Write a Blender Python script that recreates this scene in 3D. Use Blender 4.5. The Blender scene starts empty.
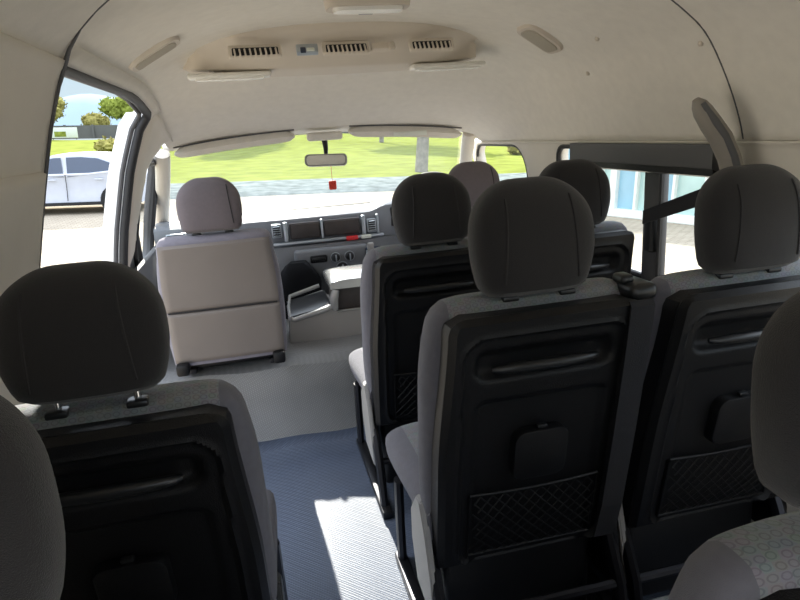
import bpy, bmesh, math, random
from mathutils import Vector, Matrix
random.seed(4)
S = bpy.context.scene
C = bpy.context.collection
R = math.radians

# ------------------------------------------------------------------ camera, sky, sun, exposure
H = 1.26                      # camera height above the van floor
CAMLOC = Vector((-0.358, 0.0, H))
def cam_matrix(yaw, pitch, roll):
    y, p, r = R(yaw), R(pitch), R(roll)
    F = Vector((math.sin(y)*math.cos(p), math.cos(y)*math.cos(p), -math.sin(p)))
    Rt = Vector((math.cos(y), -math.sin(y), 0)); U = Rt.cross(F)
    R2 = math.cos(r)*Rt - math.sin(r)*U; U2 = math.sin(r)*Rt + math.cos(r)*U
    m = Matrix.Identity(4)
    for i in range(3):
        m[i][0] = R2[i]; m[i][1] = U2[i]; m[i][2] = -F[i]; m[i][3] = CAMLOC[i]
    return m
CV = cam_matrix(12.25, 15.28, 3.85)
CO = cam_matrix(12.25, 16.1, 0.7)
OUT = CV @ CO.inverted()      # the van leans a little against the street: street frame -> van frame
cd = bpy.data.cameras.new('camera'); cam = bpy.data.objects.new('camera', cd); C.objects.link(cam)
cd.sensor_width = 36; cd.lens = 621/800*36; cd.clip_start = 0.02; cd.clip_end = 3000
cam.matrix_world = CV; S.camera = cam

w = bpy.data.worlds.new('sky'); S.world = w; w.use_nodes = True
nt = w.node_tree; nt.nodes.clear()
tc = nt.nodes.new('ShaderNodeTexCoord'); sp = nt.nodes.new('ShaderNodeSeparateXYZ')
cr = nt.nodes.new('ShaderNodeValToRGB'); bg = nt.nodes.new('ShaderNodeBackground'); ow = nt.nodes.new('ShaderNodeOutputWorld')
nt.links.new(tc.outputs['Generated'], sp.inputs[0]); nt.links.new(sp.outputs['Z'], cr.inputs[0])
nt.links.new(cr.outputs[0], bg.inputs[0]); nt.links.new(bg.outputs[0], ow.inputs[0])
e = cr.color_ramp.elements
e[0].position = 0.0; e[0].color = (.43, .49, .52, 1); e[1].position = 0.10; e[1].color = (.38, .48, .54, 1)
n = e.new(0.45); n.color = (1.7, 1.85, 2.1, 1)
bg.inputs[1].default_value = 1.1
sd = bpy.data.lights.new('sun', 'SUN'); sun = bpy.data.objects.new('sun', sd); C.objects.link(sun)
sd.energy = 9.0; sd.angle = R(0.6); sd.color = (1, .95, .86)
SUN_AZ, SUN_EL = -2.0, 31.0   # straight ahead of the van, a touch to the left
sdir = Vector((math.sin(R(SUN_AZ))*math.cos(R(SUN_EL)), math.cos(R(SUN_AZ))*math.cos(R(SUN_EL)), math.sin(R(SUN_EL))))
sun.rotation_euler = sdir.to_track_quat('Z', 'Y').to_euler()
S.view_settings.view_transform = 'Standard'; S.view_settings.look = 'None'
S.view_settings.gamma = 1; S.view_settings.use_curve_mapping = False
S.view_settings.exposure = 0.63

# ------------------------------------------------------------------ materials
def lin(c): return tuple(((v/255)/12.92 if v/255 <= .04045 else ((v/255+.055)/1.055)**2.4) for v in c) + (1,)
def mat(name, col, rough=.6, metal=0, bump=0, bscale=200, var=0, vscale=8, spec=.5, sheen=0, coat=0, kind='noise'):
    m = bpy.data.materials.new(name); m.use_nodes = True; t = m.node_tree
    b = t.nodes['Principled BSDF']; c = lin(col)
    b.inputs['Base Color'].default_value = c; b.inputs['Roughness'].default_value = rough
    b.inputs['Metallic'].default_value = metal; b.inputs['Specular IOR Level'].default_value = spec
    b.inputs['Sheen Weight'].default_value = sheen; b.inputs['Coat Weight'].default_value = coat
    co = t.nodes.new('ShaderNodeTexCoord')
    nz = t.nodes.new('ShaderNodeTexNoise'); nz.inputs['Scale'].default_value = vscale; nz.inputs['Detail'].default_value = 4
    t.links.new(co.outputs['Object'], nz.inputs['Vector'])
    rp = t.nodes.new('ShaderNodeValToRGB'); v = var or .03
    rp.color_ramp.elements[0].position = .3; rp.color_ramp.elements[1].position = .7
    rp.color_ramp.elements[0].color = tuple(x*(1-v) for x in c[:3])+(1,); rp.color_ramp.elements[1].color = tuple(min(1, x*(1+v)) for x in c[:3])+(1,)
    t.links.new(nz.outputs['Fac'], rp.inputs[0]); t.links.new(rp.outputs[0], b.inputs['Base Color'])
    if bump:
        if kind == 'noise':
            n2 = t.nodes.new('ShaderNodeTexNoise'); n2.inputs['Scale'].default_value = bscale; o = n2.outputs['Fac']
        else:
            n2 = t.nodes.new('ShaderNodeTexVoronoi'); n2.inputs['Scale'].default_value = bscale; o = n2.outputs['Distance']
        t.links.new(co.outputs['Object'], n2.inputs['Vector'])
        bp = t.nodes.new('ShaderNodeBump'); bp.inputs['Strength'].default_value = bump; bp.inputs['Distance'].default_value = .002
        t.links.new(o, bp.inputs['Height']); t.links.new(bp.outputs[0], b.inputs['Normal'])
    return m
def math_node(t, op, a=None, b=None):
    n = t.nodes.new('ShaderNodeMath'); n.operation = op
    for i, v in enumerate((a, b)):
        if v is None: continue
        if isinstance(v, (int, float)): n.inputs[i].default_value = v
        else: t.links.new(v, n.inputs[i])
    return n.outputs[0]
def pattern_fabric(name, base, light):
    """grey seat cloth; the middle field is woven with pale rings"""
    m = mat(name, base, .95, bump=.5, bscale=900, var=.06, vscale=60, sheen=.15)
    t = m.node_tree; b = t.nodes['Principled BSDF']; co = [x for x in t.nodes if x.type == 'TEX_COORD'][0]
    src = b.inputs['Base Color'].links[0].from_socket
    sp = t.nodes.new('ShaderNodeSeparateXYZ'); t.links.new(co.outputs['Object'], sp.inputs[0])
    # hexagon-like grid of rings about 16 mm across, in x and (y+z)
    mp = t.nodes.new('ShaderNodeCombineXYZ')
    s = math_node(t, 'ADD', sp.outputs['Z'], sp.outputs['Y'])
    t.links.new(sp.outputs['X'], mp.inputs[0]); t.links.new(s, mp.inputs[1])
    vo = t.nodes.new('ShaderNodeTexVoronoi'); vo.voronoi_dimensions = '2D'; vo.inputs['Scale'].default_value = 75; vo.inputs['Randomness'].default_value = .25
    t.links.new(mp.outputs[0], vo.inputs['Vector'])
    d = math_node(t, 'ABSOLUTE', math_node(t, 'SUBTRACT', vo.outputs['Distance'], .36))
    ring = math_node(t, 'LESS_THAN', d, .07)
    ax = math_node(t, 'ABSOLUTE', sp.outputs['X'])
    mid = math_node(t, 'LESS_THAN', ax, .185)
    mx1 = t.nodes.new('ShaderNodeMixRGB'); mx1.inputs[1].default_value = lin(light)
    mx1.inputs[2].default_value = tuple(x*.72 for x in lin(light)[:3])+(1,)
    tint = t.nodes.new('ShaderNodeMixRGB'); tint.inputs[0].default_value = .035; t.links.new(mx1.outputs[0], tint.inputs[1]); t.links.new(vo.outputs['Color'], tint.inputs[2])
    t.links.new(ring, mx1.inputs[0])
    mx = t.nodes.new('ShaderNodeMixRGB'); t.links.new(mid, mx.inputs[0]); t.links.new(src, mx.inputs[1]); t.links.new(tint.outputs[0], mx.inputs[2])
    t.links.new(mx.outputs[0], b.inputs['Base Color'])
    return m
def glass(name, tint=(1, 1, 1), refl=.06):
    m = bpy.data.materials.new(name); m.use_nodes = True; t = m.node_tree; t.nodes.clear()
    o = t.nodes.new('ShaderNodeOutputMaterial'); tr = t.nodes.new('ShaderNodeBsdfTransparent'); gl = t.nodes.new('ShaderNodeBsdfGlossy')
    tr.inputs[0].default_value = tint+(1,); gl.inputs['Roughness'].default_value = .02
    lw = t.nodes.new('ShaderNodeLayerWeight'); lw.inputs[0].default_value = .35
    mu = math_node(t, 'MULTIPLY', lw.outputs['Fresnel'], refl*4)
    mx = t.nodes.new('ShaderNodeMixShader'); t.links.new(mu, mx.inputs[0]); t.links.new(tr.outputs[0], mx.inputs[1]); t.links.new(gl.outputs[0], mx.inputs[2])
    t.links.new(mx.outputs[0], o.inputs[0]); return m

M = dict(
 liner=mat('headliner_cloth', (224, 219, 209), .95, bump=.25, bscale=350, var=.03, vscale=30),
 trim=mat('grey_wall_trim', (214, 208, 197), .75, bump=.25, bscale=250, var=.03),
 trimdark=mat('dark_trim', (84, 84, 86), .6, bump=.2),
 bezel=mat('beige_plastic', (204, 194, 180), .6, var=.02),
 lamp=mat('lamp_lens', (226, 224, 216), .25, var=.02, bump=.2, bscale=300, kind='v'),
 white=mat('white_paint', (244, 244, 244), .3, coat=.3),
 rubber=mat('black_rubber', (34, 34, 36), .55, bump=.2),
 black=mat('black_plastic', (18, 18, 20), .42, spec=.35, bump=.5, bscale=500, var=.05),
 black2=mat('smooth_black_plastic', (32, 33, 35), .32, var=.04),
 metal=mat('dark_steel', (50, 50, 54), .4, .7),
 chrome=mat('chrome', (225, 228, 232), .16, 1),
 silver=mat('silver_plastic', (176, 184, 190), .3, .55),
 head=mat('charcoal_cloth', (35, 34, 36), .95, bump=.6, bscale=900, var=.05, vscale=80, sheen=.2),
 headf=mat('grey_cloth', (106, 98, 102), .95, bump=.5, bscale=900, var=.04, vscale=80, sheen=.2),
 cloth=pattern_fabric('ring_cloth', (104, 103, 111), (126, 129, 131)),
 clothf=mat('mauve_grey_cloth', (128, 124, 134), .95, bump=.5, bscale=800, var=.05, vscale=60, sheen=.2),
 vinyl=mat('taupe_vinyl', (124, 116, 111), .55, bump=.3, bscale=400, var=.03),
 seam=mat('seam_thread', (46, 45, 47), .9),
 web=mat('belt_webbing', (34, 34, 38), .85, bump=.5, bscale=600),
 side=mat('grey_side_plastic', (150, 148, 146), .45, bump=.2),
 dash=mat('dash_plastic', (112, 115, 119), .45, bump=.3, bscale=500, var=.04),
 dashtop=mat('dash_top_plastic', (120, 124, 130), .38, bump=.3, bscale=500),
 pocket=mat('pocket_plastic', (58, 52, 50), .5, var=.2, vscale=20),
 console=mat('console_plastic', (150, 146, 142), .35, bump=.2, var=.03),
 gloss=mat('glossy_silver_grey', (170, 170, 168), .18, .3, coat=.6),
 red=mat('red_plastic', (205, 40, 44), .35), redfelt=mat('red_charm', (214, 60, 40), .6, var=.3, vscale=200),
 screen=mat('dark_screen', (24, 40, 66), .12, coat=.5),
 ledge=mat('pale_label', (226, 230, 220), .5),
 cover=mat('warm_grey_plastic', (140, 134, 126), .5, bump=.2),
 grille=mat('speaker_grille', (176, 168, 152), .8, bump=.9, bscale=400, kind='v'),
 glass=glass('window_glass', (.97, .99, .98)), shield=glass('windscreen_glass', (.97, .99, .98), .04),
 mirror=mat('mirror_glass', (240, 244, 246), .03, 1),
 bag=mat('black_bag', (16, 17, 20), .9, spec=.2, bump=.6, bscale=60, var=.2),
)
# ribbed floor mat
def floor_mat(nm, col):
    m = mat(nm, col, .42, var=.12, vscale=3); t = m.node_tree; b = t.nodes['Principled BSDF']
    co = [x for x in t.nodes if x.type == 'TEX_COORD'][0]
    w1 = t.nodes.new('ShaderNodeTexWave'); w1.inputs['Scale'].default_value = 56; w1.bands_direction = 'DIAGONAL'
    w2 = t.nodes.new('ShaderNodeTexWave'); w2.inputs['Scale'].default_value = 56; w2.bands_direction = 'X'
    mp = t.nodes.new('ShaderNodeMapping'); mp.inputs['Rotation'].default_value = (0, 0, R(-45))
    t.links.new(co.outputs['Object'], w1.inputs[0]); t.links.new(co.outputs['Object'], mp.inputs[0]); t.links.new(mp.outputs[0], w2.inputs[0])
    mx = math_node(t, 'MULTIPLY', w1.outputs['Fac'], w2.outputs['Fac'])
    bp = t.nodes.new('ShaderNodeBump'); bp.inputs['Strength'].default_value = .7; bp.inputs['Distance'].default_value = .0025
    t.links.new(mx, bp.inputs['Height']); t.links.new(bp.outputs[0], b.inputs['Normal'])
    src = b.inputs['Base Color'].links[0].from_socket
    m2 = t.nodes.new('ShaderNodeMixRGB'); m2.blend_type = 'MULTIPLY'; m2.inputs[0].default_value = .35
    t.links.new(src, m2.inputs[1]); t.links.new(mx, m2.inputs[2]); t.links.new(m2.outputs[0], b.inputs['Base Color'])
    return m
M['floor'] = floor_mat('ribbed_mat_sky_tint', (92, 104, 126))  # blue of the sky light from the door is put into the mat colour
M['riser'] = floor_mat('ribbed_grey_mat', (146, 146, 146))  # same mat in a lighter grey, without the sky tint

# ------------------------------------------------------------------ mesh helpers
class MB:
    def __init__(s): s.bm = bmesh.new()
    def box(s, c, d, bev=0, seg=2, rot=None):
        b = bmesh.new(); bmesh.ops.create_cube(b, size=1)
        for v in b.verts: v.co = Vector((v.co.x*d[0], v.co.y*d[1], v.co.z*d[2]))
        if bev: bmesh.ops.bevel(b, geom=b.edges[:], offset=bev, segments=seg, profile=.5, affect='EDGES')
        m = Matrix.Translation(Vector(c))
        if rot: m = m @ Matrix.Rotation(rot[2], 4, 'Z') @ Matrix.Rotation(rot[1], 4, 'Y') @ Matrix.Rotation(rot[0], 4, 'X')
        bmesh.ops.transform(b, matrix=m, verts=b.verts); s.merge(b); return s
    def merge(s, b):
        me = bpy.data.meshes.new('tmp'); b.to_mesh(me); b.free(); s.bm.from_mesh(me); bpy.data.meshes.remove(me)
    def loft(s, rings, closed=True, caps=True):
        vs = [[s.bm.verts.new(p) for p in r] for r in rings]; n = len(rings[0])
        for a, b in zip(vs, vs[1:]):
            for i in range(n if closed else n-1):
                s.bm.faces.new((a[i], a[(i+1) % n], b[(i+1) % n], b[i]))
        if caps and closed:
            s.bm.faces.new(vs[0][::-1]); s.bm.faces.new(vs[-1])
        return s
    def tube(s, path, r, n=10, flat=1.0, closed=False):
        P = [Vector(p) for p in path]; rings = []; up = None
        for i, p in enumerate(P):
            if closed: t = (P[(i+1) % len(P)]-P[i-1]).normalized()
            else: t = (P[min(i+1, len(P)-1)]-P[max(i-1, 0)]).normalized()
            if up is None: up = Vector((0, 0, 1)) if abs(t.z) < .9 else Vector((0, 1, 0))
            a = t.cross(up).normalized(); up = a.cross(t).normalized()
            rr = r[i] if isinstance(r, (list, tuple)) else r
            rings.append([p + rr*(math.cos(k*2*math.pi/n)*a + flat*math.sin(k*2*math.pi/n)*up) for k in range(n)])
        if closed: rings.append(rings[0]); return s.loft(rings, caps=False)
        return s.loft(rings)
    def prism(s, pts, f0, f1):
        """pts 2-D outline, f0/f1 map (u,v) to the two faces"""
        a = [s.bm.verts.new(f0(*p)) for p in pts]; b = [s.bm.verts.new(f1(*p)) for p in pts]; n = len(pts)
        s.bm.faces.new(a); s.bm.faces.new(b[::-1])
        for i in range(n): s.bm.faces.new((a[i], b[i], b[(i+1) % n], a[(i+1) % n]))
        return s
    def lathe(s, prof, c, axis='Z', n=24):
        rings = []
        for r, h in prof:
            ring = []
            for k in range(n):
                a = k*2*math.pi/n; x, y = r*math.cos(a), r*math.sin(a)
                v = {'Z': (x, y, h), 'Y': (x, h, y), 'X': (h, x, y)}[axis]
                ring.append(Vector(c)+Vector(v))
            rings.append(ring)
        return s.loft(rings)
    def done(s, name, m, parent=None, smooth=True, solid=0, bev=0, kind=None, label=None, sub=0, mtx=None):
        bmesh.ops.remove_doubles(s.bm, verts=s.bm.verts, dist=1e-5)
        bmesh.ops.recalc_face_normals(s.bm, faces=s.bm.faces)
        me = bpy.data.meshes.new(name); s.bm.to_mesh(me); s.bm.free()
        o = bpy.data.objects.new(name, me); C.objects.link(o); me.materials.append(M[m] if isinstance(m, str) else m)
        if smooth:
            for p in me.polygons: p.use_smooth = True
            try: me.set_sharp_from_angle(angle=R(38))
            except Exception: pass
        if solid:
            md = o.modifiers.new('s', 'SOLIDIFY'); md.thickness = solid; md.offset = 1
        if sub:
            md = o.modifiers.new('u', 'SUBSURF'); md.levels = sub; md.render_levels = sub
        if parent: o.parent = parent
        if kind: o['kind'] = kind
        if label: o['label'] = label
        if mtx is not None: o.matrix_world = mtx
        return o
def thing(name, label, cat, loc=(0, 0, 0), rz=0, group=None, mtx=None):
    o = bpy.data.objects.new(name, None); C.objects.link(o); o.location = loc; o.rotation_euler = (0, 0, rz)
    o.empty_display_size = .1
    if mtx is not None: o.matrix_world = mtx
    return tag(o, label, cat, group)
def tag(o, label, cat, group=None):
    o['label'] = label; o['category'] = cat
    if group: o['group'] = group
    return o
def copy_tree(o, parent=None):
    c = o.copy(); C.objects.link(c)
    c.parent = parent
    for ch in list(o.children): copy_tree(ch, c)
    return c
def rrect(w, h, r, n=5, cx=0, cy=0):
    """rounded rectangle outline"""
    P = []
    for sx, sy, a0 in ((1, 1, 0), (-1, 1, 90), (-1, -1, 180), (1, -1, 270)):
        for k in range(n+1):
            a = R(a0+90*k/n); P.append((cx+sx*(w/2-r)+r*math.cos(a), cy+sy*(h/2-r)+r*math.sin(a)))
    return P
def sm(a, b, x):
    t = min(1, max(0, (x-a)/(b-a))); return t*t*(3-2*t)

# ------------------------------------------------------------------ the van shell
HP = [(0, 1.605), (.15, 1.603), (.30, 1.592), (.45, 1.568), (.57, 1.528), (.66, 1.478), (.72, 1.43), (.775, 1.35), (.82, 1.26), (.85, 1.17), (.872, 1.04), (.89, .90), (.90, .70), (.895, .40), (.875, .15), (.86, 0)]
LL = [0]
for a, b in zip(HP, HP[1:]): LL.append(LL[-1]+math.hypot(a[0]-b[0], a[1]-b[1]))
HPL = HP[:6]+[(.72, 1.43), (.75, 1.345), (.777, 1.26), (.803, 1.17), (.838, 1.04), (.872, .90), (.90, .70)]+HP[13:]
def hp(l, HP=HP):
    l = max(0, min(LL[-1], l))
    for i in range(len(LL)-1):
        if l <= LL[i+1]: break
    t = (l-LL[i])/(LL[i+1]-LL[i])
    g = lambda k: Vector(HP[max(0, min(len(HP)-1, k))])
    p0, p1, p2, p3 = g(i-1), g(i), g(i+1), g(i+2)
    if i == 0: p0 = Vector((-p2.x, p2.y))
    return .5*((2*p1)+(-p0+p2)*t+(2*p0-5*p1+4*p2-p3)*t*t+(-p0+3*p1-3*p2+p3)*t**3)
def l_of_z(z):
    a, b = 0.0, LL[-1]
    for _ in range(30):
        m = (a+b)/2
        if hp(m).y > z: a = m
        else: b = m
    return a
def kfront(Y):      # roof comes down over the cab
    return 1 - .76*sm(2.25, 3.25, Y)
def shell(s, Y, off=0):
    T = HPL if s < 0 else HP
    p = hp(abs(s), T); k = kfront(Y)
    z = p.y if p.y < 1.17 else 1.17+(p.y-1.17)*k
    q = hp(abs(s)+.01, T); n = Vector((-(q.y-p.y), q.x-p.x)).normalized()   # outward
    if n.x < 0 and abs(s) > .2: n = -n
    if abs(s) <= .2: n = Vector((abs(n.x), abs(n.y)))
    x = p.x+n.x*off*-1; z = z-n.y*off
    return Vector((x*(1 if s >= 0 else -1), Y, z))
def sd_rr(px, py, cx, cy, hw, hh, r):
    qx, qy = abs(px-cx)-hw+r, abs(py-cy)-hh+r
    return math.hypot(max(qx, 0), max(qy, 0))+min(max(qx, qy), 0)-r
def panel(name, m, u0, u1, v0, v1, fn, mask=None, step=.03, solid=.03, kind=None, parent=None, label=None):
    """grid patch (u,v)->fn, cut where mask<0, cut edge snapped smooth"""
    nu, nv = max(1, round((u1-u0)/step)), max(1, round((v1-v0)/step)); mb = MB(); G = {}; UV = {}
    for i in range(nu+1):
        for j in range(nv+1):
            u, v = u0+(u1-u0)*i/nu, v0+(v1-v0)*j/nv
            if mask:
                d = mask(u, v)
                if abs(d) < step*.62 and 0 <= i <= nu:
                    h = 1e-3; gx, gy = (mask(u+h, v)-mask(u-h, v))/2/h, (mask(u, v+h)-mask(u, v-h))/2/h; g2 = gx*gx+gy*gy
                    if g2 > .2: u -= d*gx/g2; v -= d*gy/g2
            UV[i, j] = (u, v); G[i, j] = mb.bm.verts.new(fn(u, v))
    for i in range(nu):
        for j in range(nv):
            if mask:
                u = sum(UV[a, b][0] for a, b in ((i, j), (i+1, j), (i+1, j+1), (i, j+1)))/4
                v = sum(UV[a, b][1] for a, b in ((i, j), (i+1, j), (i+1, j+1), (i, j+1)))/4
                if mask(u, v) < 0: continue
            mb.bm.faces.new((G[i, j], G[i+1, j], G[i+1, j+1], G[i, j+1]))
    bmesh.ops.delete(mb.bm, geom=[v for v in mb.bm.verts if not v.link_faces], context='VERTS')
    o = mb.done(name, m, parent, kind=kind, label=label)
    # make every normal point into the van, then thicken outwards
    me = o.data; c = Vector((0, 1.2, .8))
    if solid:
        flip = sum((p.normal.dot(c-p.center) > 0)*2-1 for p in me.polygons) > 0
        md = o.modifiers.new('s', 'SOLIDIFY'); md.thickness = solid; md.offset = -1 if flip else 1
    return o
ZR = l_of_z(1.17); ZD = l_of_z(1.43); LT = LL[-1]
YB = -.95
# headliner: over the whole cabin and down over the cab
HEAD = panel('ceiling', 'liner', -ZD, ZR, YB, 3.24, lambda s, Y: shell(s, Y), solid=.04, kind='structure')
# left wall behind the sliding door, with its own moulded edge that laps on the headliner
def edgeY(s):  # rear edge of the door opening / trim
    l = -s
    if l < ZD: return 1.47 - .13*(ZD-l)/(ZD-.60)
    return 1.44+.03*sm(ZD+.12, ZD, l)
LQ = ZD-.02
panel('wall_left', 'trim', -LT, -LQ, YB, 1.60, lambda s, Y: shell(s, Y, .012), mask=lambda s, Y: edgeY(s)-Y, solid=.05, kind='structure', step=.025)
# dark edge line of that trim
path = []
for k in range(44):
    l = .25+(LT-.25)*k/43; path.append(shell(-l, edgeY(-l), .012*sm(ZD-.1, ZD, l)))
MB().tube(path, [.0018+.004*sm(ZD-.1, ZD, .25+(LT-.25)*k/43) for k in range(44)], 8).done('trim_1', 'trimdark', kind='structure')
# lower half of the left trim, a slightly darker moulding with a step line
def lowmask(s, Y): return (-s) - l_of_z(1.228)
panel('wall_left_lower', 'trim', -LT, -l_of_z(1.27), YB, 1.56, lambda s, Y: shell(s, Y, .018), mask=lambda s, Y: min(lowmask(s, Y), edgeY(s)-.01-Y), solid=.01, kind='structure', step=.025).name = 'trim_2'
# left side, front: B pillar trim, rounded, from roof to floor
def bp_mask(s, Y):
    l = -s; f = (l-ZD)/(LT-ZD)
    return min(Y-2.60, (2.92-.30*min(1, f*2.2)) - Y)
panel('wall_left_front', 'trim', -LT, -ZD+.04, 2.58, 2.96, lambda s, Y: shell(s, Y, .02-.02*sm(.05, .0, Y-2.6)), mask=bp_mask, solid=.06, kind='structure', step=.02)
# white painted jamb face of the left pillar, outboard of the seal
jp = [(shell(-(ZD-.03+(LT-ZD+.03)*k/20), 2.60, 0)) for k in range(21)]
mb = MB(); mb.loft([[p+Vector((-.025, .005, 0)), p+Vector((-.10, .03, 0)), p+Vector((-.10, .09, 0)), p+Vector((-.025, .09, 0))] for p in jp]); mb.done('trim_3', 'white', kind='structure', smooth=False)
# black door seal round the opening (front edge, top edge)
seal = [shell(-(ZD+(LT-ZD)*k/20), 2.605, .0)+Vector((-.012, -.012, 0)) for k in range(20, 0, -1)]
c0 = shell(-ZD+.01, 2.60)
seal += [c0+Vector((-.008, -.012, -.012)), c0+Vector((-.002, -.03, .0))]
seal += [shell(-ZD, Y)+Vector((0, 0, 0)) for Y in (2.4, 2.2, 2.0, 1.8, 1.6, 1.48)]
MB().tube(seal, .016, 10).done('trim_4', 'rubber', kind='structure')
MB().tube([p+Vector((-.028, .0, .004)) for p in seal], .009, 8).done('trim_5', 'trimdark', kind='structure')
# roof rail over the left door
panel('trim_6', 'liner', -ZD-.012, -ZD+.06, 1.47, 2.62, lambda s, Y: shell(s, Y, .01), solid=.05, kind='structure')

# right wall with its windows
zr = lambda z: l_of_z(z)
WIN = [  # (z0, z1, Y0, Y1)
 (.72, 1.155, 1.47, 2.40), (.72, 1.135, .05, 1.18), (.72, 1.135, -.80, -.05)]
def rmask(s, Y):
    d = 9
    for z0, z1, y0, y1 in WIN:
        a, b = zr(z1), zr(z0); d = min(d, sd_rr(s, Y, (a+b)/2, (y0+y1)/2, (b-a)/2, (y1-y0)/2, .07))
    a, b = zr(1.155), zr(.72)
    # cab door window: rounded, front edge raked
    dd = sd_rr(s, Y, (a+b)/2, 3.05, (b-a)/2, .33, .12)
    dd = max(dd, (Y-3.36+ (s-a)*-.0))
    return min(d, dd)
panel('wall_right', 'trim', ZR-.01, LT, YB, 3.42, lambda s, Y: shell(s, Y), mask=rmask, solid=.05, kind='structure', step=.025)
# left cab door side: same window, mirrored
def lcmask(s, Y):
    a, b = zr(1.20), zr(.72)
    return sd_rr(-s, Y, (a+b)/2, 3.17, (b-a)/2, .26, .10)
panel('wall_left_cab', 'trimdark', -LT, -zr(1.25), 2.66, 3.50, lambda s, Y: shell(s, Y, -.025), mask=lcmask, solid=.04, kind='structure', step=.025)
def loop_on_shell(z0, z1, y0, y1, r, side=1, off=.0, n=6):
    a, b = zr(z1), zr(z0)
    return [shell(side*q, Y, off) for q, Y in rrect(b-a, y1-y0, r, n, (a+b)/2, (y0+y1)/2)]
wi = 0
for (z0, z1, y0, y1) in WIN + [(.72, 1.155, 2.72, 3.38)]:
    wi += 1
    r = .07 if y0 < 2.5 else .12
    fr = MB().tube(loop_on_shell(z0, z1, y0, y1, r, off=-.006), .008 if y0 > 2.5 else .011, 8, closed=True).done('window_%d' % wi, 'rubber', kind='structure')
    mb = MB(); out = loop_on_shell(z0+.0, z1, y0, y1, r, off=-.025)
    f = mb.bm.faces.new([mb.bm.verts.new(p) for p in out]); mb.done('glass_pane', 'glass', fr, smooth=False)
lf = MB().tube(loop_on_shell(.72, 1.20, 2.91, 3.43, .10, -1, .02-.045), .016, 8, closed=True).done('window_5', 'rubber', kind='structure')
mb = MB(); mb.bm.faces.new([mb.bm.verts.new(p) for p in loop_on_shell(.72, 1.20, 2.91, 3.43, .10, -1, -.045)]); mb.done('glass_pane', 'glass', lf, smooth=False)
MB().box((-.905, 2.99, .95), (.02, .03, .5), .006).done('window_divider', 'rubber', lf)
# mould line between headliner and right wall
MB().tube([shell(ZR-.004, Y, .004) for Y in [YB+.05*k for k in range(84)]], .005, 6).done('trim_7', 'trim', kind='structure')
# roof seam across the headliner on the right
MB().tube([shell(s*.01, 1.34+.03*sm(30, 90, s), .0) for s in range(20, int(ZR*100), 3)], .0022, 6).done('trim_8', 'trimdark', kind='structure')
# A pillars and windscreen frame
for sgn, nm in ((-1, 'trim_9'), (1, 'trim_10')):
    P = [Vector((sgn*(.765+.13*t**1.1), 3.19+.52*t, 1.225-.40*t)) for t in [k/10 for k in range(13)]]
    MB().tube(P, .036, 12, flat=.8).done(nm, 'trim', kind='structure')
HDR = [Vector((.80*math.sin(a), 3.215+.03*math.cos(a), 1.205+.085*math.cos(a)**.6)) for a in [R(-72+7.2*k) for k in range(21)]]
MB().tube(HDR, .022, 10).done('trim_11', 'liner', kind='structure')
# windscreen
mb = MB(); rows = []
for j in range(9):
    t = j/8; w_ = .78+.14*t; rows.append([Vector((w_*(2*i/16-1), 3.24+.55*t+.05*math.cos((2*i/16-1)*1.4), 1.285-.47*t-.05*((2*i/16-1)**2)*(1-t))) for i in range(17)])
mb.loft(rows, closed=False); mb.done('window_6', 'shield', kind='structure')
MB().tube([Vector((.93*(2*i/16-1), 3.80+.05*math.cos((2*i/16-1)*1.4), .822)) for i in range(17)], .02, 8).done('trim_12', 'rubber', kind='structure')

# floor, step riser and raised cab floor: one moulded mat
prof = [(YB, 0), (0, 0), (1.2, 0), (2.3, 0), (2.42, .004), (2.47, .03), (2.50, .09), (2.515, .2), (2.52, .28), (2.54, .32), (2.59, .34), (2.9, .34), (3.2, .34), (3.5, .34), (3.66, .42), (3.7, .6)]
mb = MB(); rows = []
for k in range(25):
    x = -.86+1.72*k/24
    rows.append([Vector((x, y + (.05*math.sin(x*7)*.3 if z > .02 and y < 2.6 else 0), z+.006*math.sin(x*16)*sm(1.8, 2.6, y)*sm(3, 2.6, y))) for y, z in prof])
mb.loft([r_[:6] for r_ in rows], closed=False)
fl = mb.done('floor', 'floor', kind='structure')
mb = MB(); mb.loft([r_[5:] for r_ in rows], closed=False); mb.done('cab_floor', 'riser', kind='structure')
md = fl.modifiers.new('s', 'SOLIDIFY'); md.thickness = .05; md.offset = -1
bm_ = fl.data
if sum(p.normal.z for p in bm_.polygons) < 0: md.offset = 1
# footwell side walls left of the cab (closes the body below the wall trims)
MB().box((-.885, 3.1, .38), (.03, 1.0, .78), .01).done('wall_left_footwell', 'trimdark', kind='structure').name = 'trim_13'

# ------------------------------------------------------------------ seats
def headrest_mesh(w=.25, h=.215, th=.105, z0=0, taper=.84):
    mb = MB(); rings = []; N = 28
    for k in range(N+1):
        t = 1-(1-k/N)**1.7; a = math.pi*t
        # width: rounded bottom corners, widest a third up, domed top
        wb = taper+(1-taper)*math.sin(min(1, t/.45)*math.pi/2) if t < .45 else 1-.18*((t-.45)/.55)**2
        e = max(0, 1-max(0, (t-.58)/.42)**2.5)**.5 if t > .58 else 1
        e2 = max(0, 1-max(0, (.12-t)/.12)**2.2)**.5 if t < .12 else 1
        hw = w/2*wb*(.30+.70*e)*(.90+.10*e2); ht = th/2*(.16+.84*e)*(.55+.45*e2)
        z = z0+h*t; y = -.012*math.sin(a) + .02*t
        ring = []
        for i in range(36):
            b = i*2*math.pi/36; c_, s_ = math.cos(b), math.sin(b)
            ring.append(Vector((hw*abs(c_)**.62*(1 if c_ >= 0 else -1), y+ht*abs(s_)**.75*(1 if s_ >= 0 else -1), z)))
        rings.append(ring)
    mb.loft(rings); return mb
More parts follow.
